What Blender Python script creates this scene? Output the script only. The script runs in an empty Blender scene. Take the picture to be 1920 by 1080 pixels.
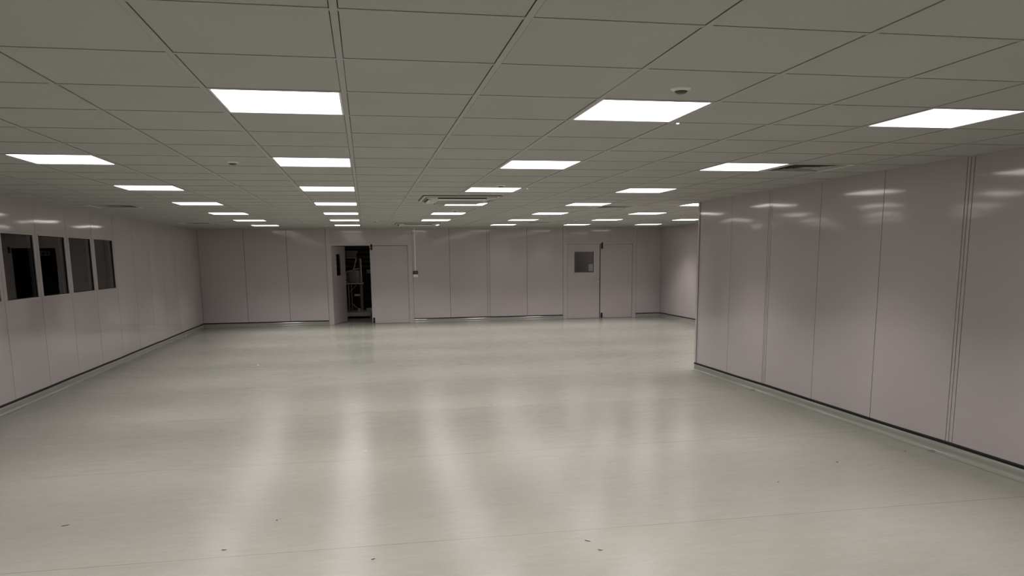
import bpy, math, random
from mathutils import Matrix, Vector

random.seed(7)
sc = bpy.context.scene
C = sc.collection
PI = math.pi
H = 2.41            # ceiling height (m)
XL, XR, YF, XC = -3.34, 5.375, 16.65, 8.60   # left wall, right wall, far wall, recess wall
YCOR = 6.93         # corner where the right wall ends
YB = -7.2           # wall behind the camera

# ------------------------------------------------------------------ camera
cam_d = bpy.data.cameras.new('camera')
cam = bpy.data.objects.new('camera', cam_d)
C.objects.link(cam)
yaw, pitch, roll, fpx = 0.182748827, -0.162361696, -0.0103576582, 1458.61226
fw = Vector((math.sin(yaw) * math.cos(pitch), math.cos(yaw) * math.cos(pitch), math.sin(pitch)))
r0 = Vector((math.cos(yaw), -math.sin(yaw), 0))
u0 = r0.cross(fw)
rr = r0 * math.cos(roll) + u0 * math.sin(roll)
uu = -r0 * math.sin(roll) + u0 * math.cos(roll)
cam.matrix_world = Matrix(((rr.x, uu.x, -fw.x, 0.664), (rr.y, uu.y, -fw.y, -3.746),
                           (rr.z, uu.z, -fw.z, 1.6725), (0, 0, 0, 1)))
cam_d.sensor_fit = 'HORIZONTAL'
cam_d.sensor_width = 36
cam_d.lens = fpx / 1920 * 36
cam_d.shift_y = 180 / 1920
cam_d.clip_start = 0.05
sc.camera = cam

# ------------------------------------------------------------------ world, exposure
w = bpy.data.worlds.new('world')
sc.world = w
w.use_nodes = True
w.node_tree.nodes['Background'].inputs[0].default_value = (0.5, 0.52, 0.55, 1)
w.node_tree.nodes['Background'].inputs[1].default_value = 0.01
sc.view_settings.view_transform = 'Standard'
sc.view_settings.look = 'None'
sc.view_settings.gamma = 1
sc.view_settings.use_curve_mapping = False
sc.view_settings.exposure = 0.0
PANEL_GLOW = 4.6    # radiance of the opal sheet of the LED ceiling panels
PANEL_WATT = 20.0   # output of the lens plate under each sheet
PANEL_SPREAD = 106  # beam angle of the plate, degrees


# ------------------------------------------------------------------ materials
def mat(name, col, rough=0.5, metal=0.0, spec=0.5, emit=None, es=0.0, coat=0.0, coat_r=0.1):
    m = bpy.data.materials.new(name)
    m.use_nodes = True
    b = m.node_tree.nodes['Principled BSDF']
    b.inputs['Base Color'].default_value = (*col, 1)
    b.inputs['Roughness'].default_value = rough
    b.inputs['Metallic'].default_value = metal
    b.inputs['Specular IOR Level'].default_value = spec
    if coat:
        b.inputs['Coat Weight'].default_value = coat
        b.inputs['Coat Roughness'].default_value = coat_r
    if emit:
        b.inputs['Emission Color'].default_value = (*emit, 1)
        b.inputs['Emission Strength'].default_value = es
    return m


def nodes(m):
    return m.node_tree.nodes, m.node_tree.links, m.node_tree.nodes['Principled BSDF']


def noise_col(m, c1, c2, scale, detail=3, vec_scale=(1, 1, 1), bump=0.0, bscale=None, bdist=0.002):
    n, l, b = nodes(m)
    tc = n.new('ShaderNodeTexCoord')
    mp = n.new('ShaderNodeMapping')
    mp.inputs['Scale'].default_value = vec_scale
    l.new(tc.outputs['Object'], mp.inputs['Vector'])
    no = n.new('ShaderNodeTexNoise')
    no.inputs['Scale'].default_value = scale
    no.inputs['Detail'].default_value = detail
    l.new(mp.outputs[0], no.inputs['Vector'])
    cr = n.new('ShaderNodeValToRGB')
    cr.color_ramp.elements[0].position = 0.3
    cr.color_ramp.elements[1].position = 0.7
    cr.color_ramp.elements[0].color = (*c1, 1)
    cr.color_ramp.elements[1].color = (*c2, 1)
    l.new(no.outputs['Fac'], cr.inputs[0])
    l.new(cr.outputs[0], b.inputs['Base Color'])
    if bump:
        n2 = n.new('ShaderNodeTexNoise')
        n2.inputs['Scale'].default_value = bscale or scale
        l.new(mp.outputs[0], n2.inputs['Vector'])
        bp = n.new('ShaderNodeBump')
        bp.inputs['Strength'].default_value = bump
        bp.inputs['Distance'].default_value = bdist
        l.new(n2.outputs['Fac'], bp.inputs['Height'])
        l.new(bp.outputs[0], b.inputs['Normal'])
    return m


M_WALL = mat('painted_panel', (0.52, 0.472, 0.470), 0.075, spec=0.6)
noise_col(M_WALL, (0.415, 0.373, 0.371), (0.437, 0.395, 0.391), 0.9, 2)
M_SEAM = mat('seam_shadow', (0.03, 0.028, 0.027), 0.8)
M_TRIM = mat('painted_trim', (0.43, 0.388, 0.386), 0.28)
M_TILE = mat('ceiling_tile', (0.66, 0.645, 0.60), 0.9, spec=0.2)
noise_col(M_TILE, (0.385, 0.382, 0.36), (0.41, 0.405, 0.382), 1.3, 4, bump=0.15, bscale=260, bdist=0.0006)
M_TEE = mat('ceiling_tee', (0.345, 0.338, 0.322), 0.5)
M_VOID = mat('dark_void', (0.008, 0.008, 0.008), 0.9)
M_LED = mat('led_diffuser', (0.9, 0.9, 0.9), 0.6, emit=(1.0, 0.955, 0.965), es=PANEL_GLOW)
M_WHITE = mat('white_enamel', (0.72, 0.71, 0.68), 0.35)
M_ACWHITE = mat('ac_plastic', (0.42, 0.415, 0.39), 0.4)
M_GRILLE = mat('grille_plastic', (0.29, 0.285, 0.265), 0.5)
M_BLACK = mat('black_plastic', (0.007, 0.006, 0.006), 0.55, spec=0.3)
M_STRIP = mat('black_cap_strip', (0.006, 0.005, 0.006), 0.6, spec=0.3)
M_GREYM = mat('brushed_metal', (0.55, 0.55, 0.55), 0.3, metal=1.0)
M_SENSE = mat('sensor_lens', (0.05, 0.045, 0.045), 0.4)
M_STORE = mat('store_dark', (0.06, 0.045, 0.04), 0.7)
M_SLAT = mat('brown_slat', (0.12, 0.075, 0.055), 0.6)
M_STOREF = mat('store_floor', (0.22, 0.21, 0.20), 0.5)
M_STEEL = mat('machine_steel', (0.45, 0.43, 0.41), 0.4, metal=0.2)
M_PALE = mat('pale_board', (0.62, 0.58, 0.55), 0.5)
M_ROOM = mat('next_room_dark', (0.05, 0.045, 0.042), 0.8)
M_ROOM2 = mat('next_room_grey', (0.14, 0.13, 0.12), 0.7)
M_ROOM3 = mat('room_beyond', (0.30, 0.28, 0.26), 0.7)
M_COVE = mat('green_skirting', (0.235, 0.238, 0.205), 0.14, spec=0.6)
M_DARKBIT = mat('dark_scrap', (0.06, 0.045, 0.035), 0.7)
M_PALEBIT = mat('pale_scrap', (0.75, 0.73, 0.68), 0.5)


def floor_mat():
    m = mat('vinyl_floor', (0.44, 0.45, 0.385), 0.32)
    n, l, b = nodes(m)
    tc = n.new('ShaderNodeTexCoord')
    sep = n.new('ShaderNodeSeparateXYZ')
    l.new(tc.outputs['Object'], sep.inputs[0])

    def math_(op, a, bb=None, clamp=False):
        q = n.new('ShaderNodeMath')
        q.operation = op
        q.use_clamp = clamp
        for k, v in enumerate((a, bb)):
            if v is None:
                continue
            if isinstance(v, (int, float)):
                q.inputs[k].default_value = v
            else:
                l.new(v, q.inputs[k])
        return q.outputs[0]

    def noise(scale, detail, vs, rough=0.5):
        mp = n.new('ShaderNodeMapping')
        mp.inputs['Scale'].default_value = vs
        l.new(tc.outputs['Object'], mp.inputs['Vector'])
        q = n.new('ShaderNodeTexNoise')
        q.inputs['Scale'].default_value = scale
        q.inputs['Detail'].default_value = detail
        q.inputs['Roughness'].default_value = rough
        l.new(mp.outputs[0], q.inputs['Vector'])
        return q.outputs['Fac']
    # sheets laid across the room, 2.04 m wide
    t = math_('DIVIDE', math_('SUBTRACT', sep.outputs['Y'], 0.70), 2.04)
    fl = math_('FLOOR', t)
    fr = math_('FRACT', t)
    edge = math_('MINIMUM', fr, math_('SUBTRACT', 1.0, fr))
    seam = math_('LESS_THAN', edge, 0.0016)
    patchy = noise(1.1, 2, (1, 1, 1))
    seam = math_('MULTIPLY', seam, math_('MULTIPLY', patchy, 1.2, True))
    wn = n.new('ShaderNodeTexWhiteNoise')
    wn.noise_dimensions = '1D'
    l.new(fl, wn.inputs['W'])
    blotch = noise(0.7, 5, (1, 1.6, 1), 0.6)
    streak = noise(5.0, 5, (0.5, 2.2, 1), 0.65)
    speck = noise(120, 2, (1, 1, 1))
    fine = noise(14, 5, (0.6, 1.8, 1), 0.7)
    mix = n.new('ShaderNodeMix')
    mix.data_type = 'RGBA'
    mix.inputs['A'].default_value = (0.215, 0.214, 0.183, 1)
    mix.inputs['B'].default_value = (0.262, 0.260, 0.225, 1)
    f = math_('ADD', math_('MULTIPLY', blotch, 0.6), math_('MULTIPLY', math_('SUBTRACT', streak, 0.5), 0.9))
    f = math_('ADD', f, math_('MULTIPLY', math_('SUBTRACT', fine, 0.5), 1.3))
    f = math_('ADD', f, math_('MULTIPLY', wn.outputs['Value'], 0.14))
    f = math_('ADD', f, math_('MULTIPLY', math_('SUBTRACT', speck, 0.5), 0.35), True)
    l.new(f, mix.inputs['Factor'])
    mix2 = n.new('ShaderNodeMix')
    mix2.data_type = 'RGBA'
    mix2.inputs['B'].default_value = (0.10, 0.10, 0.085, 1)
    l.new(mix.outputs['Result'], mix2.inputs['A'])
    l.new(seam, mix2.inputs['Factor'])
    l.new(mix2.outputs['Result'], b.inputs['Base Color'])
    r = math_('ADD', 0.215, math_('MULTIPLY', math_('SUBTRACT', streak, 0.5), 0.10))
    r = math_('ADD', r, math_('MULTIPLY', math_('SUBTRACT', fine, 0.5), 0.05))
    r = math_('MAXIMUM', r, 0.10)
    r = math_('ADD', r, math_('MULTIPLY', math_('SUBTRACT', blotch, 0.5), 0.10))
    r = math_('ADD', r, math_('MULTIPLY', wn.outputs['Value'], 0.02))
    l.new(r, b.inputs['Roughness'])
    bp = n.new('ShaderNodeBump')
    bp.inputs['Strength'].default_value = 0.35
    bp.inputs['Distance'].default_value = 0.0006
    hgt = math_('ADD', math_('MULTIPLY', noise(3.0, 4, (0.5, 1.8, 1), 0.6), 1.0), math_('ADD', math_('MULTIPLY', speck, 0.02), math_('MULTIPLY', noise(22, 4, (0.8, 1.2, 1), 0.6), 0.09)))
    l.new(hgt, bp.inputs['Height'])
    l.new(bp.outputs[0], b.inputs['Normal'])
    return m


M_FLOOR = floor_mat()


def glass_mat(name, tint, gain):
    m = bpy.data.materials.new(name)
    m.use_nodes = True
    n, l = m.node_tree.nodes, m.node_tree.links
    n.clear()
    out = n.new('ShaderNodeOutputMaterial')
    tr = n.new('ShaderNodeBsdfTransparent')
    tr.inputs[0].default_value = (*tint, 1)
    gl = n.new('ShaderNodeBsdfGlossy')
    gl.inputs['Roughness'].default_value = 0.01
    fr = n.new('ShaderNodeFresnel')
    fr.inputs['IOR'].default_value = 1.5
    mu = n.new('ShaderNodeMath')
    mu.operation = 'MULTIPLY'
    mu.use_clamp = True
    mu.inputs[1].default_value = gain
    l.new(fr.outputs[0], mu.inputs[0])
    mx = n.new('ShaderNodeMixShader')
    l.new(mu.outputs[0], mx.inputs[0])
    l.new(tr.outputs[0], mx.inputs[1])
    l.new(gl.outputs[0], mx.inputs[2])
    l.new(mx.outputs[0], out.inputs[0])
    return m


M_GLASS = glass_mat('window_glass', (0.80, 0.80, 0.80), 1.25)


# ------------------------------------------------------------------ mesh helpers
class MB:
    def __init__(self):
        self.v, self.f, self.mi, self.sm = [], [], [], []

    def quad(self, pts, mi=0, smooth=False):
        k = len(self.v)
        self.v += [tuple(p) for p in pts]
        self.f.append(tuple(range(k, k + len(pts))))
        self.mi.append(mi)
        self.sm.append(smooth)

    def box(self, x0, x1, y0, y1, z0, z1, mi=0, bev=0.0):
        if x0 > x1: x0, x1 = x1, x0
        if y0 > y1: y0, y1 = y1, y0
        if z0 > z1: z0, z1 = z1, z0
        k = len(self.v)
        self.v += [(x0, y0, z0), (x1, y0, z0), (x1, y1, z0), (x0, y1, z0),
                   (x0, y0, z1), (x1, y0, z1), (x1, y1, z1), (x0, y1, z1)]
        for q in ((0, 3, 2, 1), (4, 5, 6, 7), (0, 1, 5, 4), (1, 2, 6, 5), (2, 3, 7, 6), (3, 0, 4, 7)):
            self.f.append(tuple(k + i for i in q))
            self.mi.append(mi)
            self.sm.append(False)

    def tube(self, pts, r, seg=10, mi=0, cap=True):
        pts = [Vector(p) for p in pts]
        rings = []
        n = len(pts)
        prev = None
        for i, p in enumerate(pts):
            d = (pts[min(i + 1, n - 1)] - pts[max(i - 1, 0)]).normalized()
            a = prev if prev else (Vector((0, 0, 1)) if abs(d.z) < 0.9 else Vector((1, 0, 0)))
            s = d.cross(a).normalized()
            t = s.cross(d).normalized()
            prev = t
            k = len(self.v)
            rad = r[i] if isinstance(r, (list, tuple)) else r
            for j in range(seg):
                an = 2 * PI * j / seg
                self.v.append(tuple(p + s * math.cos(an) * rad + t * math.sin(an) * rad))
            rings.append(k)
        for a, b in zip(rings, rings[1:]):
            for j in range(seg):
                j2 = (j + 1) % seg
                self.f.append((a + j, a + j2, b + j2, b + j))
                self.mi.append(mi)
                self.sm.append(True)
        if cap:
            self.f.append(tuple(rings[0] + j for j in reversed(range(seg))))
            self.f.append(tuple(rings[-1] + j for j in range(seg)))
            self.mi += [mi, mi]
            self.sm += [False, False]

    def lathe(self, c, prof, seg=28, mi=0):
        """prof: (radius, z) pairs"""
        rings = []
        for r, z in prof:
            k = len(self.v)
            for j in range(seg):
                an = 2 * PI * j / seg
                self.v.append((c[0] + r * math.cos(an), c[1] + r * math.sin(an), c[2] + z))
            rings.append(k)
        for a, b in zip(rings, rings[1:]):
            for j in range(seg):
                j2 = (j + 1) % seg
                self.f.append((a + j, a + j2, b + j2, b + j))
                self.mi.append(mi)
                self.sm.append(True)
        self.f.append(tuple(rings[-1] + j for j in range(seg)))
        self.mi.append(mi)
        self.sm.append(False)

    def build(self, name, mats, parent=None, bevel=0.0):
        me = bpy.data.meshes.new(name)
        me.from_pydata(self.v, [], self.f)
        if not isinstance(mats, (list, tuple)):
            mats = [mats]
        for m in mats:
            me.materials.append(m)
        me.polygons.foreach_set('material_index', self.mi)
        me.polygons.foreach_set('use_smooth', self.sm)
        me.update()
        o = bpy.data.objects.new(name, me)
        C.objects.link(o)
        if parent:
            o.parent = parent
        if bevel:
            bm = o.modifiers.new('bevel', 'BEVEL')
            bm.width = bevel
            bm.segments = 2
            bm.limit_method = 'ANGLE'
        return o


def tag(o, label=None, cat=None, group=None, kind=None):
    if label: o['label'] = label
    if cat: o['category'] = cat
    if group: o['group'] = group
    if kind: o['kind'] = kind
    return o


def struct(o, label=None):
    o['kind'] = 'structure'
    if label: o['label'] = label
    return o


def empty(name, loc=(0, 0, 0), rz=0.0):
    o = bpy.data.objects.new(name, None)
    C.objects.link(o)
    o.location = loc
    o.rotation_euler = (0, 0, rz)
    o.empty_display_size = 0.1
    return o


def copy_tree(o, parent=None):
    c = o.copy()
    C.objects.link(c)
    c.parent = parent
    for ch in list(o.children):
        copy_tree(ch, c)
    return c


# ------------------------------------------------------------------ walls of lacquered panels
def wall(name, frame, seams, openings, label, backing=0.06, amp=0.0034, seed=1):
    """frame(u, z, d): world point, u along the wall, d = distance out of the wall into the room."""
    rnd = random.Random(seed)
    g = 0.0038
    mb = MB()
    for a, b in zip(seams, seams[1:]):
        w_ = b - a
        us = [a + g, b - g]
        n = 18 if w_ > 0.3 else 1
        us = [a + g + (w_ - 2 * g) * i / n for i in range(n + 1)]
        zs = [H * i / 16 for i in range(17)]
        for (u0_, u1_, z0_, z1_) in openings:
            for u in (u0_, u1_):
                if a + g < u < b - g: us.append(u)
            for z in (z0_, z1_):
                if 0 < z < H and u0_ < b and u1_ > a: zs.append(z)
        us = sorted(set(us))
        zs = sorted(set(zs))
        A = amp * rnd.uniform(0.55, 1.25) if n > 1 else 0
        B = amp * rnd.uniform(-0.45, 0.45) if n > 1 else 0
        ph = rnd.uniform(0, 6)

        def dep(u, z):
            t = (u - a) / w_
            return A * math.sin(PI * t) * math.sin(PI * min(1, max(0, z / H))) + \
                B * math.sin(2 * PI * t) * math.sin(2.2 * z + ph) + \
                0.3 * B * math.sin(PI * t) * math.sin(5.1 * z + 2 * ph)
        base = len(mb.v)
        for z in zs:
            for u in us:
                mb.v.append(tuple(frame(u, z, dep(u, z))))
        nu = len(us)
        for j in range(len(zs) - 1):
            for i in range(nu - 1):
                cu, cz = (us[i] + us[i + 1]) / 2, (zs[j] + zs[j + 1]) / 2
                if any(o[0] < cu < o[1] and o[2] < cz < o[3] for o in openings):
                    continue
                mb.f.append((base + j * nu + i, base + j * nu + i + 1, base + (j + 1) * nu + i + 1, base + (j + 1) * nu + i))
                mb.mi.append(0)
                mb.sm.append(True)
        # folded panel edges at each seam
        for u in (a + g, b - g):
            for j in range(len(zs) - 1):
                cz = (zs[j] + zs[j + 1]) / 2
                if any(o[0] < u < o[1] and o[2] < cz < o[3] for o in openings):
                    continue
                mb.quad([frame(u, zs[j], 0), frame(u, zs[j + 1], 0), frame(u, zs[j + 1], -0.007), frame(u, zs[j], -0.007)], 0)
    # backing core, open where windows and doors are
    us = sorted(set([seams[0], seams[-1]] + [u for o in openings for u in o[:2]]))
    zs = sorted(set([0, H] + [z for o in openings for z in o[2:]]))
    for i in range(len(us) - 1):
        for j in range(len(zs) - 1):
            cu, cz = (us[i] + us[i + 1]) / 2, (zs[j] + zs[j + 1]) / 2
            if any(o[0] < cu < o[1] and o[2] < cz < o[3] for o in openings):
                continue
            p, q = frame(us[i], zs[j], -0.007), frame(us[i + 1], zs[j + 1], -0.007 - backing)
            mb.box(p[0], q[0], p[1], q[1], p[2], q[2], 1)
    o = mb.build(name, [M_WALL, M_SEAM])
    return struct(o, label)


f_left = lambda u, z, d: (XL + d, u, z)
f_right = lambda u, z, d: (XR - d, u, z)
f_far = lambda u, z, d: (u, YF - d, z)
f_rec = lambda u, z, d: (XC - d, u, z)
f_back = lambda u, z, d: (u, YB + d, z)
f_end = lambda u, z, d: (u, YCOR + d, z)

# windows of the left wall: (y0, y1)
WZ0, WZ1 = 1.225, 2.005
LS = [YB] + [5.94 + 1.03 * k for k in range(-12, 10)] + [YF]
WIN = [(4.91 + 1.03 * k + 0.065, 5.94 + 1.03 * k - 0.065) for k in range(5)]
wall('wall_left', f_left, LS, [(a, b, WZ0, WZ1) for a, b in WIN],
     'glossy pale mauve-grey panelled wall with the row of dark windows', seed=3)
RS = [YB, -5.30, -4.28, -3.26, -2.26, -1.24, -0.24, 0.76, 1.755, 1.795, 1.83, 2.835, 3.85, 4.86, 4.90, 4.935, 5.885, 6.83, YCOR]
wall('wall_right', f_right, RS, [], 'long glossy pale mauve-grey panelled wall that ends at the projecting corner', seed=11)
D1 = (-0.17, 1.745, -0.1, 1.985)
D2 = (5.965, 7.79, -0.1, 1.985)
FS = [XL, -2.27, -1.25, -0.295, -0.235, 1.80, 1.86, 2.82, 3.805, 3.865, 4.87, 5.855, 5.905, 7.85, 7.90, XC]
wall('wall_far', f_far, FS, [D1, D2], 'far panelled wall with the two double doors', seed=5)
wall('wall_recess', f_rec, [YCOR, 7.95, 8.97, 9.98, 11.0, 12.0, 13.02, 14.03, 15.04, 16.05, YF], [],
     'side wall of the recess beyond the projecting corner', seed=6)
wall('wall_back', f_back, [XL, -2.3, -1.3, -0.3, 0.7, 1.7, 2.7, 3.7, 4.7, XR], [], 'wall behind the camera', seed=8)
wall('wall_end', f_end, [XR, 6.4, 7.4, XC], [], 'short return wall behind the projecting corner', seed=9)
# corner trim of the projecting wall
mb = MB()
mb.box(XR - 0.004, XR + 0.05, YCOR - 0.05, YCOR + 0.004, 0.095, H)
struct(mb.build('trim_corner', M_TRIM, bevel=0.002), 'slim vertical metal angle capping the projecting wall corner')

# ------------------------------------------------------------------ floor
mb = MB()
mb.box(XL - 0.08, XC + 0.08, YB - 0.08, YF + 0.03, -0.1, 0.0)
struct(mb.build('floor', M_FLOOR), 'pale grey-green sheet vinyl floor with light streaks')

# ------------------------------------------------------------------ ceiling
CELL = 0.6
lights = set()
for i in (-3, 0, 3, 6):
    for j in range(-8, 25, 4):
        lights.add((i, j))
for j in (12, 16, 20, 24):
    lights.add((9, j))
    lights.add((12, j))
vents = [(7, 4), (-5, 13), (7, 13), (-5, 22), (7, 22)]
cassettes = [(1.865, 6.36), (1.83, 13.92)]
tmb, gmb = MB(), MB()
i0, i1 = -6, 14
j0, j1 = -13, 28


def inside(x, y):
    return XL < x < XC and YB < y < YF and not (x > XR and y < YCOR)


def clipr(x0, x1, y0, y1):
    out = []
    x0, x1, y0, y1 = max(x0, XL), min(x1, XC), max(y0, YB), min(y1, YF)
    if x0 >= x1 or y0 >= y1:
        return out
    if x1 <= XR or y0 >= YCOR:
        return [(x0, x1, y0, y1)]
    if x0 < XR:
        out.append((x0, XR, y0, y1))
        x0 = XR
    if y1 > YCOR:
        out.append((x0, x1, YCOR, y1))
    return out


G = 0.0138   # half tee plus shadow gap
for i in range(i0, i1 + 1):
    for j in range(j0, j1 + 1):
        if (i, j) in lights or (i, j) in vents:
            continue
        for (a, b, c, d) in clipr(i * CELL + G + .0012, (i + 1) * CELL - G - .0012, j * CELL + G, (j + 1) * CELL - G):
            if b - a > 0.01 and d - c > 0.01:
                tmb.box(a, b, c, d, H + 0.0028, H + 0.02)
# dark plenum above the tiles
for (a, b, c, d) in ((XL - .08, XR, YB - .08, YCOR), (XL - .08, XC + .08, YCOR, YF + .1)):
    tmb.box(a, b, c, d, H + 0.12, H + 0.16, 1)
for x0_, x1_, y0_, y1_ in ((XL - .08, XL - .002, YB, YF), (XR + .002, XR + .08, YB, YCOR), (XC + .002, XC + .08, YCOR, YF),
                           (XL, XC, YF + .002, YF + .08), (XL, XR, YB - .08, YB - .002), (XR, XC, YCOR - .08, YCOR - .002)):
    tmb.box(x0_, x1_, y0_, y1_, H, H + 0.14, 1)
ceil = struct(tmb.build('ceiling', [M_TILE, M_VOID]), 'suspended ceiling of square white mineral tiles in a metal grid')
for i in range(i0, i1 + 2):
    x = i * CELL
    for (a, b, c, d) in clipr(x - 0.012, x + 0.012, YB, YF):
        gmb.box(a, b, c, d, H, H + 0.003)
for j in range(j0, j1 + 2):
    y = j * CELL
    for i in range(i0, i1 + 1):
        for (a, b, c, d) in clipr(i * CELL + 0.0125, (i + 1) * CELL - 0.0125, y - 0.012, y + 0.012):
            gmb.box(a, b, c, d, H + 0.0005, H + 0.0035)
# wall angle round the edge
for (a, b, c, d) in ((XL, XL + .022, YB, YF), (XR - .022, XR, YB, YCOR), (XC - .022, XC, YCOR, YF),
                     (XL, XC, YF - .022, YF), (XL, XR, YB, YB + .022)):
    gmb.box(a, b, c, d, H - 0.0005, H + 0.0028)
gmb.build('ceiling_grid', M_TEE, ceil)


# ------------------------------------------------------------------ LED ceiling panels
def make_light():
    root = empty('ceiling_light')
    f = MB()
    o, n_ = 0.286, 0.276
    for a, b, c, d in ((-o, o, -o, -n_), (-o, o, n_, o), (-o, -n_, -n_, n_), (n_, o, -n_, n_)):
        f.box(a, b, c, d, 0.002, 0.014)
    f.build('frame', M_WHITE, root)
    d = MB()
    d.box(-n_, n_, -n_, n_, 0.004, 0.009)
    d.build('diffuser', M_LED, root)
    return root


def lamp_under(x, y):
    ld = bpy.data.lights.get('panel_lamp')
    if not ld:
        ld = bpy.data.lights.new('panel_lamp', 'AREA')
        ld.shape = 'SQUARE'
        ld.size = 0.55
        ld.energy = PANEL_WATT
        ld.color = (1.0, 0.955, 0.945)
        ld.spread = math.radians(PANEL_SPREAD)
    lo = bpy.data.objects.new('panel_lamp', ld)
    C.objects.link(lo)
    lo.location = (x, y, H + 0.002)
    return lo


COLS = {-3: 'leftmost row', 0: 'row leading to the open door', 3: 'row passing the ceiling air conditioners',
        6: 'row leading to the closed door', 9: 'inner short row beyond the projecting corner',
        12: 'rightmost short row, in the recess'}
NEAR = ['nearest to the camera', 'second from the camera', 'third from the camera', 'fourth from the camera',
        'fifth from the camera', 'sixth from the camera', 'last before the far wall']
lp = make_light()
first = True
for i in (-3, 0, 3, 6, 9, 12):
    js = sorted(j for (a, j) in lights if a == i)
    for j in js:
        o = lp if first else copy_tree(lp)
        first = False
        o.location = ((i + .5) * CELL, (j + .5) * CELL, H)
        lamp_under(o.location.x, o.location.y)
        if j < 0:
            where = 'behind the camera, ' + {-4: 'nearer', -8: 'farther'}[j]
        elif i in (9, 12):
            seen = [12, 16, 20, 24]
            where = ['first past the corner', 'second past the corner', 'third past the corner', 'last before the far wall'][seen.index(j)]
        elif i == -3:
            where = ['out of frame overhead', 'nearest one in the frame', 'second in the frame', 'third in the frame',
                     'fourth in the frame', 'fifth in the frame', 'last before the far wall'][j // 4]
        else:
            where = NEAR[j // 4]
        tag(o, f'lit square ceiling panel, {COLS[i]}, {where}', 'ceiling light', 'LED panels in the suspended ceiling')


# ------------------------------------------------------------------ air diffusers
def make_vent():
    root = empty('ceiling_vent')
    f = MB()
    o, n_ = 0.288, 0.262
    for a, b, c, d in ((-o, o, -o, -n_), (-o, o, n_, o), (-o, -n_, -n_, n_), (n_, o, -n_, n_)):
        f.box(a, b, c, d, 0.0, 0.008)
    f.build('frame', M_WHITE, root)
    k = MB()
    k.box(-n_, n_, -n_, n_, 0.05, 0.056)
    for a, b, c, d in ((-n_, n_, -n_ - .004, -n_), (-n_, n_, n_, n_ + .004), (-n_ - .004, -n_, -n_, n_), (n_, n_ + .004, -n_, n_)):
        k.box(a, b, c, d, 0.006, 0.056)
    k.build('duct_backing', M_VOID, root)
    for q in range(5):
        r = 0.256 - q * 0.042
        m = MB()
        ri, zi = r - 0.024, 0.028
        for s in range(4):
            c_, s_ = math.cos(s * PI / 2), math.sin(s * PI / 2)

            def P(x, y, z):
                return (x * c_ - y * s_, x * s_ + y * c_, z)
            m.quad([P(-r, -r, 0.002), P(r, -r, 0.002), P(ri, -ri, zi), P(-ri, -ri, zi)])
            m.quad([P(-r, -r, 0.0035), P(-ri, -ri, zi + .0015), P(ri, -ri, zi + .0015), P(r, -r, 0.0035)])
        m.build('louvre', M_GRILLE, root)
    m = MB()
    m.box(-0.05, 0.05, -0.05, 0.05, 0.004, 0.008)
    m.build('centre_plate', M_GRILLE, root)
    return root


vlab = ['square louvred air diffuser beside the second ceiling panel above the projecting wall',
        'square louvred air diffuser near the left wall above the windows',
        'square louvred air diffuser in the middle distance near the projecting corner',
        'small far air diffuser high by the left wall corner',
        'far air diffuser near the far wall on the closed door side']
vp = make_vent()
for k, (i, j) in enumerate(vents):
    o = vp if k == 0 else copy_tree(vp)
    o.location = ((i + .5) * CELL, (j + .5) * CELL, H)
    tag(o, vlab[k], 'air vent', 'square air diffusers in the ceiling')


# ------------------------------------------------------------------ ceiling cassette air conditioners
def rrect(half, rad, n=8):
    pts = []
    for (cx, cy, a0) in ((half - rad, half - rad, 0), (-half + rad, half - rad, 90), (-half + rad, -half + rad, 180), (half - rad, -half + rad, 270)):
        for k in range(n + 1):
            a = math.radians(a0 + 90 * k / n)
            pts.append((cx + rad * math.cos(a), cy + rad * math.sin(a)))
    return pts


def loft(rings, mi=0, cap=True):
    m = MB()
    bases = []
    for pts, z in rings:
        bases.append(len(m.v))
        m.v += [(x, y, z) for x, y in pts]
    n = len(rings[0][0])
    for a, b in zip(bases, bases[1:]):
        for k in range(n):
            k2 = (k + 1) % n
            m.f.append((a + k, b + k, b + k2, a + k2))
            m.mi.append(mi)
            m.sm.append(True)
    if cap:
        m.f.append(tuple(bases[-1] + k for k in reversed(range(n))))
        m.mi.append(mi)
        m.sm.append(False)
    return m


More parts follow.
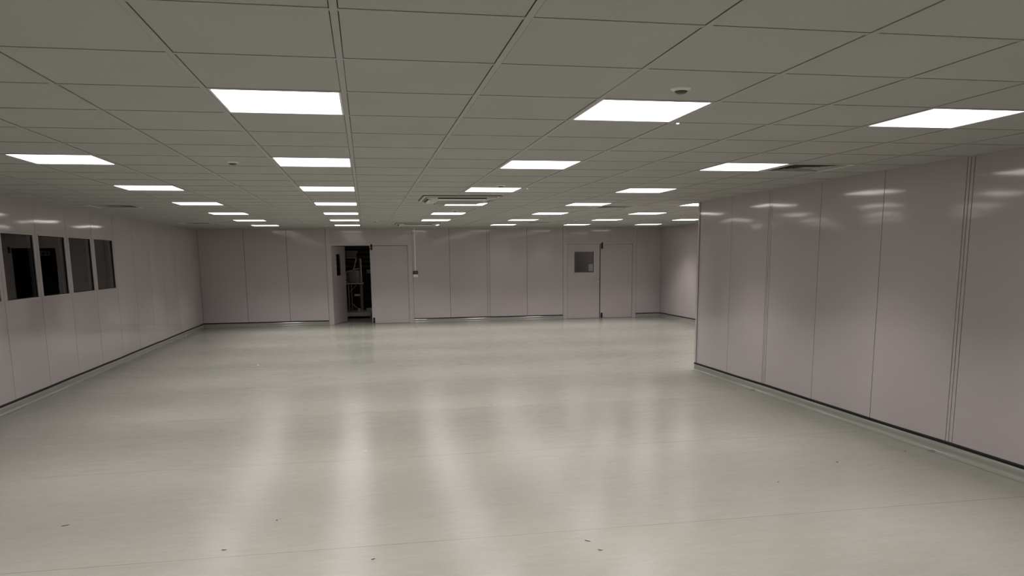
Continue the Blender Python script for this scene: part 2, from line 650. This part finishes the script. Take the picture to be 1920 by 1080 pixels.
def make_cassette():
    root = empty('air_conditioner')
    loft([(rrect(.472, .02), -0.001), (rrect(.475, .02), -0.008), (rrect(.470, .02), -0.012), (rrect(.44, .06), -0.013)]).build('outer_panel', M_ACWHITE, root)
    loft([(rrect(.484, .02), 0.001), (rrect(.484, .02), -0.003), (rrect(.474, .02), -0.003)]).build('edge_shadow_ring', M_BLACK, root)  # black ring standing in for the shadow line between panel and ceiling
    loft([(rrect(.442, .10), -0.0132), (rrect(.441, .10), -0.0145), (rrect(.422, .10), -0.0150)]).build('rim_groove', M_BLACK, root)
    body = loft([(rrect(.43, .10), -0.012), (rrect(.425, .10), -0.022), (rrect(.40, .10), -0.034), (rrect(.36, .10), -0.043),
                 (rrect(.30, .08), -0.048)])
    body.build('fascia', M_ACWHITE, root)
    for s in range(4):
        c_, s_ = round(math.cos(s * PI / 2)), round(math.sin(s * PI / 2))
        m, f = MB(), MB()
        # dark outlet following the sloped rim, with a thin flap hanging below it
        L = 0.30
        N = 10
        for a in range(N):
            x0_, x1_ = -L + 2 * L * a / N, -L + 2 * L * (a + 1) / N

            def R(x, y, z):
                return (x * c_ - y * s_, x * s_ + y * c_, z)
            m.quad([R(x0_, -.424, -.0235), R(x1_, -.424, -.0235), R(x1_, -.398, -.0362), R(x0_, -.398, -.0362)])
        m.build('air_outlet', M_BLACK, root)
        f.quad([R(-L + .01, -.400, -.037), R(L - .01, -.400, -.037), R(L - .01, -.368, -.048), R(-L + .01, -.368, -.048)])
        f.quad([R(-L + .01, -.400, -.039), R(-L + .01, -.368, -.050), R(L - .01, -.368, -.050), R(L - .01, -.400, -.039)])
        f.build('outlet_flap', M_WHITE, root)
    g = loft([(rrect(.285, .05), -0.0485), (rrect(.28, .05), -0.053), (rrect(.27, .045), -0.054)])
    gg = g.build('intake_grille', M_GRILLE, root)
    s_mb = MB()
    for k in range(13):
        y = -0.24 + 0.04 * k
        s_mb.box(-0.25, 0.25, y - 0.006, y + 0.006, -0.0555, -0.054)
    s_mb.build('slat', M_ACWHITE, gg)
    return root


ac = make_cassette()
for k, (x, y) in enumerate(cassettes):
    o = ac if k == 0 else copy_tree(ac)
    o.location = (x, y, H)
    tag(o, ['four-way ceiling cassette air conditioner, the nearer one, partly covering a lit panel',
            'distant four-way ceiling cassette air conditioner close to the far wall above the grey controller'][k],
        'air conditioner', 'ceiling cassette air conditioners')


# ------------------------------------------------------------------ ceiling sensors
def make_sensor():
    root = empty('ceiling_sensor')
    m = MB()
    m.lathe((0, 0, 0), [(0.047, 0.006), (0.047, -0.002), (0.044, -0.006), (0.033, -0.010), (0.031, -0.013), (0.029, -0.011)])
    m.build('base_ring', M_WHITE, root)
    m = MB()
    m.lathe((0, 0, 0), [(0.030, -0.0105), (0.029, -0.015), (0.024, -0.020), (0.015, -0.024), (0.006, -0.0255)])
    m.build('lens', M_SENSE, root)
    return root


sp = make_sensor()
slab = ['round white ceiling sensor with dark lens, the largest and nearest, above the projecting wall side',
        'round ceiling sensor on the tile left of the second lit panel towards the open door',
        'small round ceiling sensor just before the third lit panel of the air conditioner row',
        'small round ceiling sensor between two lit panels beyond the nearer air conditioner',
        'tiny ceiling sensor far off between the open door row and the distant air conditioner',
        'tiny ceiling sensor far off near the short row of panels past the corner']
for k, (x, y) in enumerate([(2.10, -0.26), (-0.31, 2.74), (2.10, 4.55), (2.12, 9.0), (0.90, 12.6), (5.15, 12.75)]):
    o = sp if k == 0 else copy_tree(sp)
    o.location = (x, y, H + 0.0055)
    tag(o, slab[k], 'sensor', 'round sensors in the ceiling')
for k, (x, y) in enumerate([(2.44, 0.60), (2.45, 4.88)]):
    m = MB()
    m.lathe((0, 0, 0), [(0.009, 0.004), (0.009, -0.002), (0.006, -0.005), (0.002, -0.006)], seg=16)
    o = m.build('indicator_light', mat('indicator', (0.8, 0.8, 0.8), 0.3, emit=(1, 1, 1), es=1.5 if k == 0 else 0.4))
    o.location = (x, y, H)
    tag(o, ['tiny bright white dot at a corner of the nearest panel in the air conditioner row',
            'tiny dim indicator dot beside the third panel of the air conditioner row'][k], 'indicator light', 'indicator dots in the ceiling')


# ------------------------------------------------------------------ skirting with black cap strip
PROF = [(0.0, 0.097), (0.0045, 0.096), (0.0045, 0.042), (0.0055, 0.032), (0.009, 0.021), (0.0145, 0.012), (0.022, 0.006), (0.032, 0.0025), (0.045, 0.0012)]


def skirting(name, frame, runs, joints, label):
    m, s = MB(), MB()
    for (a, b, sink) in runs:
        n = max(1, int((b - a) / 0.25))
        base = len(m.v)
        for k in range(n + 1):
            u = a + (b - a) * k / n
            for d, z in PROF:
                m.v.append(tuple(frame(u, z, d)))
        P_ = len(PROF)
        for k in range(n):
            for q in range(P_ - 1):
                m.f.append((base + k * P_ + q, base + k * P_ + q + 1, base + (k + 1) * P_ + q + 1, base + (k + 1) * P_ + q))
                m.mi.append(0)
                m.sm.append(True)
        # wavy black strip pressed over the top edge
        base = len(s.v)
        for k in range(n + 1):
            u = a + (b - a) * k / n
            wv = 0.0018 * math.sin(u * 1.9 + a) + 0.0012 * math.sin(u * 4.3)
            for d, z in ((-0.002, 0.089), (0.008, 0.090), (0.009, 0.104), (0.004, 0.113), (-0.002, 0.114)):
                s.v.append(tuple(frame(u, z + wv, d)))
        for k in range(n):
            for q in range(4):
                s.f.append((base + k * 5 + q, base + k * 5 + q + 1, base + (k + 1) * 5 + q + 1, base + (k + 1) * 5 + q))
                s.mi.append(0)
                s.sm.append(True)
    o = struct(m.build(name, M_COVE), label)
    s.build('cap_strip', M_STRIP, o)['label'] = 'black strip along the top of the skirting'
    for u in joints:
        j = MB()
        pts = [frame(u - 0.028, 0.012, 0.034), frame(u - 0.010, 0.019, 0.046), frame(u + 0.008, 0.016, 0.060), frame(u + 0.024, 0.009, 0.068)]
        j.tube(pts, [0.003, 0.007, 0.007, 0.003], seg=8)
        t = j.build('joint_tab', M_COVE, o)
    return o


skirting('baseboard_left', f_left, [(YB, YF, 0)], [1.8, 4.95, 8.06, 11.2, 13.1, 14.4], 'green coved vinyl skirting under the window wall')
skirting('baseboard_right', f_right, [(YB, YCOR + 0.004, 0)], [-1.2, 1.92, 5.05], 'green coved vinyl skirting along the long projecting wall')
skirting('baseboard_far', f_far, [(XL, -0.30, 0), (1.865, 5.85, 0), (7.905, XC, 0)], [], 'green coved vinyl skirting in three runs along the far wall')
skirting('baseboard_recess', f_rec, [(YCOR, YF, 0)], [15.2], 'green coved vinyl skirting along the recess wall')
skirting('baseboard_end', f_end, [(XR - 0.004, XC, 0)], [], 'green coved skirting behind the projecting corner')

# ------------------------------------------------------------------ windows in the left wall
wl = ['window nearest the camera, cut off by the picture edge', 'first full dark window pane from the camera',
      'second full window, reflecting the dark open doorway', 'third full window with a plain grey reflection',
      'last window of the row, farthest from the camera']
for k, (a, b) in enumerate(WIN):
    f = MB()
    D = 0.045
    t = 0.012
    x0_, x1_ = XL - 0.07, XL + 0.003
    f.box(x0_, x1_, a, a + t, WZ0, WZ1)
    f.box(x0_, x1_, b - t, b, WZ0, WZ1)
    f.box(x0_, x1_, a, b, WZ0, WZ0 + t)
    f.box(x0_, x1_, a, b, WZ1 - t, WZ1)
    o = struct(f.build(f'window_{k + 1}', M_TRIM, bevel=0.0015), wl[k])
    p_ = MB()
    p_.quad([(XL - 0.018, a + t, WZ0 + t), (XL - 0.018, b - t, WZ0 + t), (XL - 0.018, b - t, WZ1 - t), (XL - 0.018, a + t, WZ1 - t)])
    p_.build('pane', M_GLASS, o)
    g_ = MB()
    for (c, d, e, h_) in ((a + t, a + t + .007, WZ0 + t, WZ1 - t), (b - t - .007, b - t, WZ0 + t, WZ1 - t),
                          (a + t, b - t, WZ0 + t, WZ0 + t + .007), (a + t, b - t, WZ1 - t - .007, WZ1 - t)):
        g_.box(XL - 0.017, XL - 0.009, c, d, e, h_)
    g_.build('glazing_gasket', M_BLACK, o)


# ------------------------------------------------------------------ doors
def lever(parent, x, y, z, sgn):
    m = MB()
    m.lathe((0, 0, 0), [(0.026, 0), (0.026, 0.006), (0.022, 0.009), (0.009, 0.010), (0.009, 0.045)], seg=20)
    m.v = [(x + p[0], y - p[2], z + p[1]) for p in m.v]
    m.tube([(x, y - 0.045, z), (x + sgn * 0.05, y - 0.048, z + 0.001), (x + sgn * 0.125, y - 0.045, z - 0.001)], [0.010, 0.0095, 0.009], seg=10)
    o = m.build('door_handle', M_GREYM, parent)
    e = MB()
    e.lathe((0, 0, 0), [(0.024, 0), (0.024, 0.006), (0.020, 0.008), (0.006, 0.009)], seg=20)
    e.v = [(x + p[0], y - p[2], z - 0.075 + p[1]) for p in e.v]
    e.build('lock_rose', M_GREYM, parent)


def bolt(parent, x, y, z0, z1, up):
    m = MB()
    m.box(x - 0.021, x + 0.021, y - 0.024, y, z0 + 0.03, z1 - 0.03)
    m.box(x - 0.027, x + 0.027, y - 0.014, y, z0 + 0.012, z0 + 0.05)
    m.box(x - 0.027, x + 0.027, y - 0.014, y, z1 - 0.05, z1 - 0.012)
    m.tube([(x, y - 0.014, z0), (x, y - 0.014, z1)], 0.008, seg=10)
    zt = z1 - 0.02 if up else z0 + 0.02
    m.tube([(x, y - 0.014, zt), (x + 0.014, y - 0.03, zt + (0.03 if up else -0.01))], 0.006, seg=8)
    m.build('flush_bolt', M_BLACK, parent, bevel=0.002)['label'] = 'black surface bolt'


def frame_(x0, x1, zt):
    m = MB()
    t = 0.038
    y0, y1 = YF - 0.006, YF + 0.09
    m.box(x0 - t, x0, y0, y1, 0, zt + t)
    m.box(x1, x1 + t, y0, y1, 0, zt + t)
    m.box(x0, x1, y0, y1, zt, zt + t)
    return m


def leaf_mesh(w_, h_, win=None, th=0.045):
    """leaf in local coords: x 0..w (hinge at 0), y 0..th, z 0..h; win=(x0,x1,z0,z1)"""
    m = MB()
    if not win:
        m.box(0, w_, 0, th, 0.006, h_)
    else:
        a, b, c, d = win
        m.box(0, a, 0, th, 0.006, h_)
        m.box(b, w_, 0, th, 0.006, h_)
        m.box(a, b, 0, th, 0.006, c)
        m.box(a, b, 0, th, d, h_)
    return m


def vision(parent, win, paper=False):
    a, b, c, d = win
    m = MB()
    t = 0.018
    for y0, y1 in ((-0.006, 0.006), (0.039, 0.051)):
        m.box(a - t, b + t, y0, y1, c - t, c)
        m.box(a - t, b + t, y0, y1, d, d + t)
        m.box(a - t, a, y0, y1, c, d)
        m.box(b, b + t, y0, y1, c, d)
    v = m.build('vision_panel', M_TRIM, parent, bevel=0.0015)
    g = MB()
    g.quad([(a, 0.022, c), (b, 0.022, c), (b, 0.022, d), (a, 0.022, d)])
    g.build('pane', M_GLASS, v)
    return v


# door_1: left leaf standing open into the room beyond, right leaf closed
d1 = struct(frame_(-0.17, 1.745, 1.985).build('door_1', M_TRIM, bevel=0.002), 'double door with one leaf standing open on a dark room')
LW = 0.955
ang = math.radians(71)
lf = leaf_mesh(LW, 1.975, (0.30, 0.66, 1.23, 1.78)).build('open_leaf', M_TRIM, d1, bevel=0.002)
lf.location = (-0.165, YF + 0.045, 0)
lf.rotation_euler = (0, 0, ang)
vision(lf, (0.30, 0.66, 1.23, 1.78))
lever(lf, LW - 0.06, 0.0, 1.05, -1)
fl = leaf_mesh(0.937, 1.975).build('fixed_leaf', M_WALL, d1, bevel=0.002)
fl.location = (0.803, YF + 0.004, 0)
m = MB()
m.box(0.790, 0.803, YF - 0.004, YF + 0.045, 0.006, 1.98)
m.build('meeting_stile', M_TRIM, d1)
bolt(fl, 0.030, 0.0, 1.865 - 0.0, 2.02, True)
bolt(fl, 0.030, 0.0, 0.015, 0.16, False)

# door_2: closed, with a small window in the active leaf
d2 = struct(frame_(5.965, 7.79, 1.985).build('door_2', M_TRIM, bevel=0.002), 'closed double door with a square window and lever handle')
lf = leaf_mesh(0.897, 1.975, (0.195, 0.73, 1.232, 1.782)).build('window_leaf', M_WALL, d2, bevel=0.002)
lf.location = (5.97, YF + 0.004, 0)
v = vision(lf, (0.195, 0.73, 1.232, 1.782))
pm = MB()
pm.box(0.60, 0.715, 0.0245, 0.0255, 1.265, 1.45)
pm.build('paper_notice', M_PALE, v)['label'] = 'small pale paper taped inside the door window'
lever(lf, 0.855, 0.0, 1.045, -1)
fl = leaf_mesh(0.895, 1.975).build('fixed_leaf', M_WALL, d2, bevel=0.002)
fl.location = (6.890, YF + 0.004, 0)
bolt(fl, 0.040, 0.0, 1.85, 2.02, True)
bolt(fl, 0.040, 0.0, 0.006, 0.15, False)
m = MB()
m.box(6.868, 6.888, YF + 0.02, YF + 0.05, 0.006, 1.98)
m.build('rubber_seal', M_BLACK, d2)
# post strips next to the doors, down to the floor
for n_, (a, b) in enumerate(((-0.293, -0.208), (1.785, 1.858), (5.858, 5.927), (7.83, 7.898))):
    m = MB()
    m.box(a, b, YF - 0.005, YF, 0.0, H)
    struct(m.build(f'trim_{n_ + 1}', M_TRIM, bevel=0.001),
           ['slim wall post on the hinge side of the open door', 'slim wall post between the open door and the controller',
            'slim wall post on the hinge side of the closed door', 'slim wall post on the far side of the closed double door'][n_])

# ------------------------------------------------------------------ wall controller with its drop trunking
t = empty('wall_controller', (1.93, YF, 1.175))
tag(t, 'small white wall controller with black top, below a drop from the ceiling', 'controller')
m = MB()
m.box(-0.06, 0.06, -0.045, 0, 0.0, 0.07)
m.build('white_housing', M_WHITE, t, bevel=0.004)
m = MB()
m.box(-0.06, 0.06, -0.04, 0, 0.072, 0.155)
b_ = m.build('black_display', M_BLACK, t, bevel=0.004)
m = MB()
m.box(-0.04, 0.04, -0.0415, -0.0395, 0.092, 0.135)
m.build('screen', mat('grey_screen', (0.12, 0.115, 0.11), 0.25), b_)
m = MB()
m.box(1.918, 1.944, YF - 0.018, YF, 1.331, H)
tag(m.build('cable_trunking', M_WHITE, bevel=0.002), 'thin white vertical trunking from ceiling to the wall controller', 'trunking')

# ------------------------------------------------------------------ scraps on the floor
scraps = [
    ((-1.289, 1.47), 0.055, 0.5, 'dark', 'dark sliver lying alone on the floor nearest the left picture corner'),
    ((0.035, 1.287), 0.010, 0.0, 'dark', 'small round dark speck on the floor left of centre foreground'),
    ((-1.081, 9.10), 0.045, 0.7, 'pale', 'little crumpled pale scrap on the floor towards the open door'),
    ((2.013, 4.873), 0.022, 0.2, 'dark', 'dark speck on the floor in the middle of the room'),
    ((1.897, 0.506), 0.048, -0.75, 'dark', 'thin straight brown sliver in the foreground right of centre'),
    ((1.926, 0.352), 0.034, -0.6, 'dark', 'short curled dark sliver in the foreground, the nearest scrap'),
    ((0.643, 0.486), 0.030, 0.3, 'dark', 'thin dark sliver just before the nearest floor seam, centre foreground'),
    ((-0.211, 0.809), 0.036, -0.15, 'dark', 'thin flat dark sliver just past the nearest floor seam, left foreground'),
    ((0.60, 3.004), 0.040, 0.8, 'pale', 'bright pale curl on the floor in the strongest light streak'),
    ((4.36, 1.787), 0.028, 0.1, 'dark', 'small dark chip on the floor short of the projecting wall'),
    ((5.115, 1.972), 0.035, 0.5, 'dark', 'dark sliver close to the skirting of the projecting wall'),
    ((3.613, 1.381), 0.018, 0.1, 'dark', 'small dark speck on the right foreground floor'),
]
for k, ((x, y), L, a, kind, lab) in enumerate(scraps):
    m = MB()
    L *= 0.85
    r = min(0.0024, L * 0.4)
    if L < 0.02:
        m.lathe((0, 0, 0), [(0.005, 0), (0.006, 0.002), (0.004, 0.004), (0.001, 0.0045)], seg=10)
    else:
        pts = []
        for q in range(6):
            s = q / 5 - .5
            pts.append((s * L, 0.35 * L * (s * s if k % 2 else 0) + (0.15 * L if q == 5 and k == 5 else 0), 0.003 + (0.006 * q / 5 if kind == 'pale' else 0)))
        m.tube(pts, [r * .4, r, r * .8, r, r * .7, r * .3], seg=6)
    o = m.build('floor_scrap', M_PALEBIT if kind == 'pale' else M_DARKBIT)
    o.location = (x, y, 0.0005)
    o.rotation_euler = (0, 0, a)
    tag(o, lab, 'debris', 'scraps left on the floor')

# ------------------------------------------------------------------ dark store room behind the open door
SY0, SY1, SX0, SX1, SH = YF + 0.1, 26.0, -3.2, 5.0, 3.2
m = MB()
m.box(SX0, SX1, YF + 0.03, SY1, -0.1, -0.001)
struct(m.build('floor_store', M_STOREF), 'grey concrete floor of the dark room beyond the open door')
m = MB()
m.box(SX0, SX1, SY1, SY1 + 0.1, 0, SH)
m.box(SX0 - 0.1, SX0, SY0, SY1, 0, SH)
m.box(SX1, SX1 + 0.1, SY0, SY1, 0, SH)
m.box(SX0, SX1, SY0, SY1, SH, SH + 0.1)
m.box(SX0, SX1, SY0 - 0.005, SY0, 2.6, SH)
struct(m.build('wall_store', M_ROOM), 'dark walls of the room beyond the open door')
# slatted roller shutter high on its back wall
t = empty('roller_shutter', (1.6, SY1 - 0.1, 0))
tag(t, 'brown slatted shutter in the dark room seen through the open door', 'shutter')
for k in range(8):
    m = MB()
    z = 1.33 + k * 0.17
    m.box(-2.6, 2.4, -0.03, 0.0, z, z + 0.10)
    m.build('slat', M_SLAT, t, bevel=0.006)
m = MB()
m.box(-2.6, 2.4, 0.02, 0.05, 1.2, 2.8)
m.build('backing', M_VOID, t)

# added fill light that brightens the store room, out of sight and without a fitting
fill_d = bpy.data.lights.new('store_fill', 'POINT')
fill_d.energy = 26
fill_d.color = (1.0, 0.86, 0.76)
fill_d.shadow_soft_size = 0.25
fill_o = bpy.data.objects.new('store_fill', fill_d)
C.objects.link(fill_o)
fill_o.location = (2.6, 19.5, 2.6)

# machine frame just inside
t = empty('steel_machine', (0.36, 18.9, 0))
tag(t, 'steel framed machine with pipes and a caged drum inside the dark room', 'machine')
m = MB()
m.box(-0.24, 0.42, -0.3, 0.5, 0.11, 0.17)
m.build('base_plate', M_STEEL, t, bevel=0.004)
m = MB()
m.box(-0.24, 0.40, -0.33, -0.30, 0.06, 0.15)
m.build('front_rail', M_PALE, t, bevel=0.003)['label'] = 'pale front rail'
for x in (-0.2, 0.36):
    for y in (-0.25, 0.44):
        m = MB()
        m.tube([(x, y, 0), (x, y, 0.11)], 0.025, seg=10)
        m.build('foot', M_BLACK, t)
for x, r in ((-0.18, 0.016), (-0.10, 0.012)):
    m = MB()
    m.tube([(x, -0.22, 0.17), (x, -0.22, 0.96)], r)
    m.build('post', M_STEEL, t)
m = MB()
m.tube([(0.16, 0.1, 0.17), (0.16, 0.1, 1.66)], 0.035)
m.build('column', M_STEEL, t)
m = MB()
m.box(-0.30, 0.24, -0.30, 0.3, 0.955, 0.985)
m.build('shelf', M_STEEL, t)
dr = MB()
dr.lathe((-0.05, 0, 0.99), [(0.15, 0), (0.16, 0.02), (0.16, 0.30), (0.14, 0.34), (0.10, 0.35)], seg=28)
dro = dr.build('drum', M_ROOM3, t)
m = MB()
for k in range(18):
    a = 2 * PI * k / 18
    m.tube([(-0.05 + 0.172 * math.cos(a), 0.172 * math.sin(a), 0.99), (-0.05 + 0.172 * math.cos(a), 0.172 * math.sin(a), 1.33)], 0.005, seg=6)
m.build('cage_bar', M_STEEL, dro)
m = MB()
m.tube([(-0.24, -0.2, 1.08), (-0.24, -0.2, 1.26), (-0.20, -0.2, 1.30), (-0.06, -0.2, 1.34), (0.0, -0.2, 1.37), (0.12, -0.2, 1.38)], 0.017)
m.build('pipe', M_PALE, t)
m = MB()
m.tube([(-0.02, -0.2, 1.37), (0.03, -0.2, 1.55), (0.06, -0.2, 1.68)], 0.016)
m.build('pipe', M_PALE, t)
m = MB()
m.tube([(-0.25, -0.2, 1.68), (0.06, -0.2, 1.68)], 0.013)
m.build('pipe', M_PALE, t)
m = MB()
m.quad([(-0.22, -0.12, 1.70), (0.06, -0.12, 1.70), (0.10, -0.12, 1.88), (-0.26, -0.12, 1.88)])
m.quad([(-0.22, 0.12, 1.70), (-0.26, 0.14, 1.88), (0.10, 0.14, 1.88), (0.06, 0.12, 1.70)])
m.quad([(0.06, -0.12, 1.70), (0.06, 0.12, 1.70), (0.10, 0.14, 1.88), (0.10, -0.12, 1.88)])
m.quad([(-0.22, -0.12, 1.70), (-0.26, -0.12, 1.88), (-0.26, 0.14, 1.88), (-0.22, 0.12, 1.70)])
m.build('hopper', M_ROOM3, t)
for a, b in (((-0.16, -0.22, 0.72), (0.04, -0.22, 0.93)), ((-0.10, -0.22, 0.42), (0.05, -0.22, 0.26))):
    m = MB()
    m.tube([a, b], 0.012)
    m.build('brace', M_STEEL, t)
m = MB()
m.lathe((0.08, -0.15, 0.17), [(0.05, 0), (0.055, 0.02), (0.055, 0.07), (0.03, 0.10), (0.01, 0.11)], seg=18)
m.build('motor', M_STEEL, t)
m = MB()
m.box(-0.03, 0.13, -0.2, -0.1, 0.62, 0.67)
m.build('cross_rail', M_STEEL, t)
# low pallet behind it
t = empty('pallet', (1.15, 20.4, 0))
tag(t, 'low pale timber pallet on the floor of the dark room', 'pallet')
for k in range(5):
    m = MB()
    m.box(-0.5, 0.5, -0.5 + k * 0.22, -0.38 + k * 0.22, 0.12, 0.145)
    m.build('board', M_PALE, t)
for x in (-0.5, -0.05, 0.4):
    m = MB()
    m.box(x, x + 0.1, -0.5, 0.5, 0.0, 0.12)
    m.build('bearer', M_SLAT, t)
# shelving with small goods in the dark
t = empty('storage_rack', (1.25, 22.6, 0))
tag(t, 'dark low storage rack with small pale things at the back of the dark room', 'rack')
for x in (-0.7, 0.9):
    for y in (-0.2, 0.2):
        m = MB()
        m.box(x - .02, x + .02, y - .02, y + .02, 0, 1.179)
        m.build('upright', M_ROOM2, t)
for z in (0.35, 0.72, 1.15):
    m = MB()
    m.box(-0.7, 0.9, -0.22, 0.22, z, z + 0.03)
    m.build('shelf', M_ROOM, t)
for k, (x, z, w_, h_, lab) in enumerate(((-0.25, 1.18, 0.16, 0.05, 'flat pale packet on the top shelf of the dark rack'),
                                         (-0.55, 1.18, 0.18, 0.12, 'upright pale carton on the top shelf of the dark rack'),
                                         (0.10, 1.18, 0.20, 0.04, 'second flat packet on the top shelf, nearer the fixed leaf'))):
    m = MB()
    m.box(1.25 + x, 1.25 + x + w_, 22.40, 22.55, z + .001, z + h_)
    tag(m.build('packet', M_ROOM3, bevel=0.003), lab, 'packet')
# hanging sign that only the windows mirror
t = empty('hanging_sign', (1.25, 19.9, 1.83))
tag(t, 'small pale hanging sign in the dark room, mirrored in the second full window', 'sign')
m = MB()
m.box(-0.12, 0.12, 0, 0.012, 0, 0.12)
m.build('sign_plate', M_PALE, t)
m = MB()
m.box(-0.08, -0.055, -0.003, 0, 0.02, 0.10)
m.box(-0.055, -0.02, -0.003, 0, 0.078, 0.10)
m.box(-0.055, -0.025, -0.003, 0, 0.048, 0.066)
m.box(0.01, 0.09, -0.003, 0, 0.03, 0.09)
m.build('dark_marks', M_BLACK, t)
m = MB()
m.tube([(-0.09, 0.006, 0.12), (-0.09, 0.006, SH - 1.83)], 0.003, seg=6)
m.tube([(0.09, 0.006, 0.12), (0.09, 0.006, SH - 1.83)], 0.003, seg=6)
m.build('hanging_wire', M_STEEL, t)

# ------------------------------------------------------------------ small lobby behind the closed door
m = MB()
m.box(5.5, 8.6, 18.6, 18.7, 0, 2.6)
m.box(5.4, 5.5, YF + .1, 18.7, 0, 2.6)
m.box(8.6, 8.7, YF + .1, 18.7, 0, 2.6)
m.box(5.4, 8.7, YF + .1, 18.7, 2.6, 2.7)
m.box(5.4, 8.7, YF + .03, 18.7, -0.1, -0.001)
struct(m.build('wall_lobby', M_ROOM3), 'grey lobby walls behind the closed door')

fill_d = bpy.data.lights.new('lobby_fill', 'POINT')  # added unseen fill, lightens the lobby seen through the door glass
fill_d.energy = 9
fill_d.color = (1.0, 0.93, 0.86)
fill_d.shadow_soft_size = 0.2
fill_o = bpy.data.objects.new('lobby_fill', fill_d)
C.objects.link(fill_o)
fill_o.location = (7.9, 17.6, 2.3)

# ------------------------------------------------------------------ unlit room behind the windows
RX0, RX1, RY0, RY1 = -7.2, XL - 0.075, 2.5, 12.5
for nm, b_, lab in (('wall_side_left', (RX0 - 0.1, RX0, RY0, RY1, 0, 2.6), 'dark outer wall of the unlit room behind the windows'),
                    ('wall_side_back', (RX0, RX1, RY0 - 0.1, RY0, 0, 2.6), 'dark near wall of the unlit room behind the windows'),
                    ('wall_side_far', (RX0, RX1, RY1, RY1 + 0.1, 0, 2.6), 'dark far wall of the unlit room behind the windows'),
                    ('ceiling_side', (RX0, RX1, RY0, RY1, 2.6, 2.7), 'dark ceiling of the unlit room behind the windows'),
                    ('floor_side', (RX0, RX1, RY0, RY1, -0.1, 0), 'dark floor of the unlit room behind the windows')):
    m = MB()
    m.box(*b_)
    struct(m.build(nm, M_ROOM), lab)
t = empty('side_cabinet', (-4.4, 11.6, 0))
tag(t, 'dim low cabinet standing in the unlit room behind the last window', 'cabinet')
m = MB()
m.box(-0.7, 0.5, -0.3, 0.3, 0.08, 1.28)
m.build('body', M_ROOM2, t, bevel=0.004)
m = MB()
m.box(-0.73, 0.53, -0.33, 0.33, 1.28, 1.31)
m.build('top', M_ROOM2, t)
for x in (-0.68, -0.08):
    m = MB()
    m.box(x, x + 0.56, -0.318, -0.3, 0.12, 1.24)
    m.build('door', M_ROOM2, t, bevel=0.002)
m = MB()
m.box(-0.68, 0.48, -0.27, 0.27, 0, 0.08)
m.build('plinth', M_BLACK, t)
m = MB()
m.lathe((-4.75, 11.5, 1.31), [(0.03, 0), (0.032, 0.01), (0.032, 0.13), (0.014, 0.17), (0.014, 0.19)], seg=18)
tag(m.build('bottle', M_PALE), 'small pale bottle on the dim cabinet behind the last window', 'bottle')
